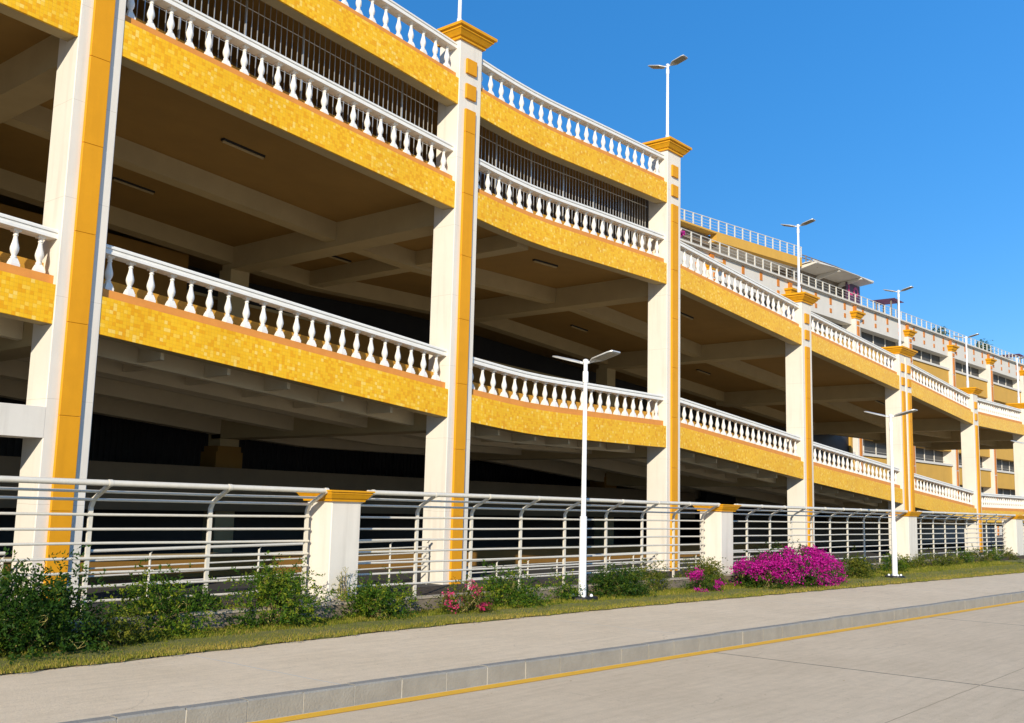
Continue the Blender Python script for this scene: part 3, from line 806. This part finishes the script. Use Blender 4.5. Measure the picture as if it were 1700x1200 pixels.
for k in range(6):
    yy = -.9+.33*k; sl.box(10.9, 20.1, yy+.05, yy+.11, 2.47-.035*k, 2.56-.035*k)
sl.build('canopy_slats', M['facade'], cano)
cr = MB()
for q, zz in enumerate((2.9, 3.1)):
    cr.tube([(10.8, .1, zz-.05), (15, -.3, zz-.2), (20.2, -.4, zz-.42)], .035, 6)
for k in range(12):
    cr.box(10.9+.8*k, 10.96+.8*k, -.25, -.18, 2.35, 2.98-.035*k)
Rp(cr, 'canopy_railing', M['brown'])
# banner under the canopy end
BN = empty('banner', (76.6, 29.9, 18.7), math.atan(-.055)); tag(BN, 'dark purple banner with pink letters under the end of the roof canopy', 'banner')
MB().box(-1.2, 1.2, 0, .06, -.75, .62).build('board', M['banner'], BN)
lt = MB()
lt.box(-.85, -.65, -.02, -.0005, -.3, .45); lt.box(-.65, -.15, -.02, -.0005, -.3, -.12)
O = [(.45+.42*math.cos(a*math.pi/8), .08+.38*math.sin(a*math.pi/8)) for a in range(16)]; I = [(.45+.22*math.cos(a*math.pi/8), .08+.18*math.sin(a*math.pi/8)) for a in range(16)]
bq = len(lt.v)
for y in (-.02, -.0005):
    lt.v += [(x_, y, z_) for x_, z_ in O]+[(x_, y, z_) for x_, z_ in I]
for k in range(16):
    j = (k+1) % 16
    lt.f += [(bq+k, bq+j, bq+16+j, bq+16+k), (bq+k, bq+32+k, bq+32+j, bq+j), (bq+16+k, bq+16+j, bq+48+j, bq+48+k)]
lt.build('lettering', M['roofpink'], BN)

# ------------------------------------------------------------------ plants
def rdir(): 
    while True:
        v = Vector((random.uniform(-1, 1), random.uniform(-1, 1), random.uniform(-1, 1)))
        if .05 < v.length < 1: return v.normalized()
def plant(name, x, y, z, rx, ry, h, n, leafm, label, cat, group=None, ls=.05, twigs=14, flowers=None, nclump=26, nf=0, fsize=.03, trail=0.0, fband=(0, 1), lean=0.0):
    t = empty(name, (x, y, z)); tag(t, label, cat, group)
    cl = []
    for k in range(nclump):
        a = random.uniform(0, 2*math.pi); q = math.sqrt(random.random()); hh = random.random()
        r_ = q*(1-.55*hh**2.2)
        cl.append((Vector((rx*r_*math.cos(a), ry*r_*math.sin(a)-lean*hh, h*(.06+.88*hh*(1-.45*q*q)))), random.uniform(.10, .22)*min(1.2, (rx+h)/1.0), random.uniform(-.18, .18)))
    m = MB(); ns = int(n*2.7/9)
    for k in range(ns):                                          # leafy sprays, thicker towards the outside of the crown
        c, s_, dt = random.choice(cl)
        p = c+Vector((random.gauss(0, s_*.8), random.gauss(0, s_*.8), random.gauss(0, s_*.6)))
        p.z = max(.03, p.z)
        if trail and random.random() < .35: p.z = max(.02, p.z-random.random()*trail*1.6); p.y -= trail*random.random()
        d = (rdir()*1.0+Vector((p.x/rx*.8, p.y/ry*.8, .45))).normalized()
        Ls = random.uniform(1.6, 4.2)*ls; nl = random.randint(6, 12); tt = random.gauss(.42+dt, .17)
        for q in range(nl):
            f_ = (q+.5)/nl
            pp = p+d*(Ls*f_)-Vector((0, 0, Ls*.35*f_*f_))
            if pp.z < .012: break
            side = rdir(); side -= d*side.dot(d)
            L = ls*random.uniform(.5, 1.0)
            m.leaf(pp, (d*.55+side*.9).normalized(), rdir(), L, L*random.uniform(.36, .55), max(0, min(1, tt+random.gauss(.16*f_, .1))))
    m.build('foliage', leafm, t)
    tw = MB(); ty = MB()
    for k in range(twigs):
        c, s_, dt = random.choice(cl)
        a = Vector((random.uniform(-.3, .3)*rx, random.uniform(-.3, .3)*ry, .0)); e = c*random.uniform(1.0, 1.22)+rdir()*.05
        mid = (a+e)*.5+Vector((0, 0, .1*h))+rdir()*.05
        pts = [a, (a+mid)*.5+rdir()*.01, mid, (mid+e)*.5+Vector((0, 0, .03)), e]
        (ty if k % 3 == 0 else tw).tube(pts, .0065, 4, .0025)
        if k % 3 == 0:
            for q in range(3):
                ty.tube([e, e+rdir()*.06+Vector((0, 0, .03)), e+rdir()*.07+Vector((0, 0, random.uniform(-.05, .09)))], .003, 3, .0015)
    tw.build('stem', M['stem'], t)
    if twigs > 5: ty.build('dry_stem', M['stemy'], t)
    if flowers:
        f = MB(); fc = []
        mega = [(random.uniform(0, 2*math.pi), random.uniform(*fband)**.8*.97, random.uniform(.88, 1.14)) for _ in range(max(7, nf//16))]
        for k in range(nf):
            ma, mh, mr = random.choice(mega)
            a = ma+random.gauss(0, .17); hh = max(.0, min(.97, mh+random.gauss(0, .10)))
            el = math.asin(hh); rr = mr*random.uniform(.93, 1.04)
            p = Vector((rx*rr*math.cos(a)*math.cos(el*.92), ry*rr*math.sin(a)*math.cos(el*.92)-lean*hh, h*(.04+.93*hh)*rr*.97))
            fc.append((p, random.uniform(.05, .11)*fsize/.03*.8, random.uniform(-.2, .2)))
        for p0, s_, dt in fc:
            for q in range(random.randint(16, 34)):
                p = p0*1.06+Vector((random.gauss(0, s_*.62), random.gauss(0, s_*.62), random.gauss(0, s_*.4)))
                if p.z < .02: continue
                L = fsize*random.uniform(.7, 1.3)
                m_ = max(0, min(1, random.gauss(.5+dt, .2)))
                f.leaf(p, (rdir()+Vector((0, -.3, .3))).normalized(), rdir(), L, L*.8, m_)
        f.build('flowers', flowers, t)
    return t
G1 = 'green shrubs along the planter wall'
GY = KH
plant('shrub', 4.42, 9.25, GY, .50, .50, .74, 5200, M['leafdark'], 'large dark green shrub at the left picture edge', 'shrub', G1, .055, 26, nclump=44)
plant('shrub', 5.25, 9.15, GY, .24, .2, .30, 900, M['leafolive'], 'small straggly yellowish shrub between the two leftmost bushes', 'shrub', G1, .045, 14)
plant('shrub', 5.98, 9.72, GY, .46, .36, .55, 3600, M['leaf'], 'wiry green shrub in front of the widest-spaced fence panel, second from left', 'shrub', G1, .045, 30, nclump=34)
plant('shrub', 7.33, 9.62, GY, .40, .36, .68, 3600, M['leaf'], 'tall bright green shrub just left of the nearest fence pillar', 'shrub', G1, .048, 30, nclump=34)
plant('shrub', 6.72, 10.05, .27, .28, .2, .25, 700, M['leafdark'], 'low creeper on the planter soil behind the wall coping', 'shrub', G1, .045, 8)
plant('shrub', 8.78, 9.35, GY, .42, .34, .44, 3000, M['leaf'], 'rounded shrub at the foot of the nearest fence pillar, right side', 'shrub', G1, .042, 26, nclump=30)
plant('flowering_shrub', 10.08, 9.2, GY, .30, .25, .36, 1100, M['leafolive'], 'small straggly bush with crimson flowers left of the nearest street lamp', 'flowering shrub', None, .04, 14, M['flowerred'], 20, 26, .026)
plant('shrub', 11.35, 9.5, GY, .44, .34, .50, 3200, M['leaf'], 'wiry green shrub between the crimson flowers and the nearest lamp', 'shrub', G1, .045, 30, nclump=30)
plant('shrub', 12.75, 9.62, GY, .27, .2, .38, 1200, M['leaf'], 'narrow green plant directly left of the nearest lamp pole', 'shrub', G1, .042, 12)
plant('shrub', 13.95, 9.42, GY, .50, .34, .47, 3600, M['leafdark'], 'wide dense shrub directly right of the nearest lamp pole', 'shrub', G1, .045, 18, nclump=34)
plant('shrub', 15.35, 9.7, .2, .38, .3, .42, 1500, M['leafolive'], 'thin brownish climbing plant over the planter wall left of the purple flowers', 'shrub', G1, .042, 22)
plant('shrub', 17.2, 9.72, .2, .46, .36, .46, 2800, M['leafolive'], 'bushy olive shrub at the foot of the second fence pillar', 'shrub', G1, .045, 18, nclump=30)
plant('flowering_shrub', 16.2, 9.1, GY, .30, .24, .32, 700, M['leafdark'], 'small magenta flowering plant in front of the second fence pillar', 'flowering shrub', None, .04, 8, M['flower'], 14, 34, .03)
plant('bougainvillea', 19.25, 8.9, GY, 1.72, .58, .66, 8500, M['leafdark'], 'big rounded bougainvillea covered in magenta flowers', 'bougainvillea', None, .05, 20, M['flower'], 70, 620, .036)
plant('shrub', 17.92, 8.75, GY, .20, .16, .36, 500, M['leafolive'], 'yellowish twiggy plant touching the left side of the bougainvillea', 'shrub', G1, .04, 22)
plant('shrub', 22.9, 9.1, GY, .50, .36, .47, 2500, M['leafolive'], 'dull green shrub between the bougainvillea and the farther verge lamp', 'shrub', G1, .05, 14, nclump=28)
plant('shrub', 26.4, 9.45, GY, .32, .28, .42, 1300, M['leaf'], 'green shrub just right of the farther verge lamp pole', 'shrub', G1, .05, 8)
TR = [(28.3, 'first trailing plant right of the third fence pillar'), (29.5, 'second trailing plant right of the third pillar'), (30.7, 'middle trailing plant on the wall under the right-hand fence'), (32.0, 'trailing plant fourth along the right-hand wall'),
      (33.5, 'trailing plant fifth along the right-hand wall'), (35.1, 'trailing plant near the last fence pillar'), (36.8, 'trailing plant at the foot of the last fence pillar'), (38.8, 'farthest trailing plant at the right picture edge')]
for x, lb in TR:
    plant('trailing_plant', x, wall_y(x)-.1, .16, random.uniform(.26, .42), .30, random.uniform(.30, .42), 700, random.choice((M['leafolive'], M['leaf'])), lb, 'plant', 'plants trailing over the far planter wall', .055, 8, trail=.1)
# dried spray of a rose in front of the pier
plant('dry_rose', 8.62, 9.82, .30, .22, .12, .42, 110, M['leafolive'], 'sparse thorny rose twigs against the nearest fence pillar', 'plant', None, .035, 16, nclump=10)
plant('roof_bougainvillea', 49.5, 30.3, 17.2, 1.3, .5, .95, 900, M['leafdark'], 'pink bougainvillea on the far roof terrace railing', 'bougainvillea', None, .12, 6, M['flower'], 16, 60, .10)
plant('roof_shrub', 92.0, 28.4, 17.15, .8, .5, 1.1, 500, M['leafdark'], 'dark shrub on the far roof terrace beyond the canopy', 'shrub', None, .14, 6)
plant('roof_shrub', 104.0, 28.0, 17.15, 1.2, .6, 1.5, 900, M['leafdark'], 'dark shrub on the far roof terrace near the right edge', 'shrub', None, .16, 6)
# pergola frames seen above the far terrace railing
def pergola(x, y, label):
    t = empty('roof_pergola', (x, y, 17.12)); tag(t, label, 'pergola')
    for sx in (-.8, .8):
        for sy in (0, 1.2): MB().box(sx-.05, sx+.05, sy-.05, sy+.05, 0, 1.75).build('post', M['brown'], t)
    s = MB()
    for k in range(7): s.box(-1+.33*k-.03, -1+.33*k+.03, -.4, 1.6, 1.82, 1.88)
    s.box(-1, 1, -.05, .05, 1.752, 1.8195); s.box(-1, 1, 1.15, 1.25, 1.752, 1.8195)
    s.build('roof_slats', M['banner'], t)
pergola(82.8, 28.9, 'small purple-brown pergola on the far roof terrace beside a roof lamp')
pergola(118.0, 28.2, 'small dark pergola on the far roof terrace at the right edge')

# grass blades
gm = MB()
def blade(x, y, z, h, t):
    a = random.uniform(0, 2*math.pi); w_ = h*.10+.0022
    dx, dy = math.cos(a)*w_, math.sin(a)*w_
    b = random.uniform(0, 2*math.pi); k = h*random.uniform(.1, .7)
    q = len(gm.v)
    gm.v += [(x-dx, y-dy, z), (x+dx, y+dy, z), (x+math.cos(b)*k, y+math.sin(b)*k, z+h)]
    gm.t[len(gm.f)] = t; gm.f.append((q, q+1, q+2))
N = 110000
for k in range(N):
    u = random.random(); x = 2.0+(34.0)*u**1.9
    g0, g1 = grass_y(x)-.03, wall_y(x)
    v = random.random(); y = g0+(g1-g0)*v**1.15
    y += .03*math.sin(x*9.1)+.02*math.sin(x*23+1) if v < .06 else 0
    if math.hypot(x-13.02, y-9.41) < .27 or math.hypot(x-23.74, y-8.45) < .27: continue
    pt = .5+.5*math.sin(x*2.3+1.3*math.sin(y*3))*math.cos(y*4+x*.7)
    t = max(0, min(1, random.gauss(.40+.28*pt+(.16 if v < .3 else -.06), .2)))
    h = random.uniform(.014, .036)*(1+x*.02)*(1.25 if v > .6 else .85)
    blade(x, y, KH+.01, h, t)
tag(gm.build('grass', M['grass']), 'short dry green grass along the pavement edge', 'grass', kind='stuff')
# fallen dry leaves along the pavement edge
lm = MB()
for k in range(260):
    x = random.uniform(3, 26); y = grass_y(x)-abs(random.gauss(0, .12))+.05
    lm.leaf(Vector((x, y, KH+.008)), Vector((random.uniform(-1, 1), random.uniform(-1, 1), .1)).normalized(), Vector((0, 0, 1)), random.uniform(.015, .035), .014, random.random())
for k in range(40):
    x = random.uniform(4, 18); y = random.uniform(3.5, 6)
    lm.leaf(Vector((x, y, .006)), Vector((random.uniform(-1, 1), random.uniform(-1, 1), .1)).normalized(), Vector((0, 0, 1)), random.uniform(.012, .025), .012, random.random())
tag(lm.build('leaf_litter', M['litter']), 'scattered dry leaves and grit along the pavement edge', 'leaf litter', kind='stuff')

# low creepers and weeds between the shrubs, on the planter soil and along the foot of the wall
gc = MB()
for k in range(620):
    x = 3.0+31*random.random()**1.4
    on_soil = random.random() < .6
    y, z = (random.uniform(9.86, 10.15), .275) if on_soil else (wall_y(x)-abs(random.gauss(0, .07))-.02, KH+.012)
    dens = .5+.5*math.sin(x*1.7+2*math.sin(x*.6))
    if random.random() > .35+.65*dens: continue
    tt = random.gauss(.5, .18); hh = random.uniform(.06, .17)*(1 if on_soil else .9)
    for q in range(random.randint(10, 20)):
        p = Vector((x+random.gauss(0, .07), y+random.gauss(0, .04), z+hh*random.random()))
        d = (rdir()+Vector((0, -.2, .5))).normalized()
        L = random.uniform(.022, .05)
        gc.leaf(p, d, rdir(), L, L*.45, max(0, min(1, tt+random.gauss(0, .14))))
tag(gc.build('ground_cover', M['leafolive']), 'low weeds and creepers along the foot and the top of the planter wall', 'weeds', kind='stuff')
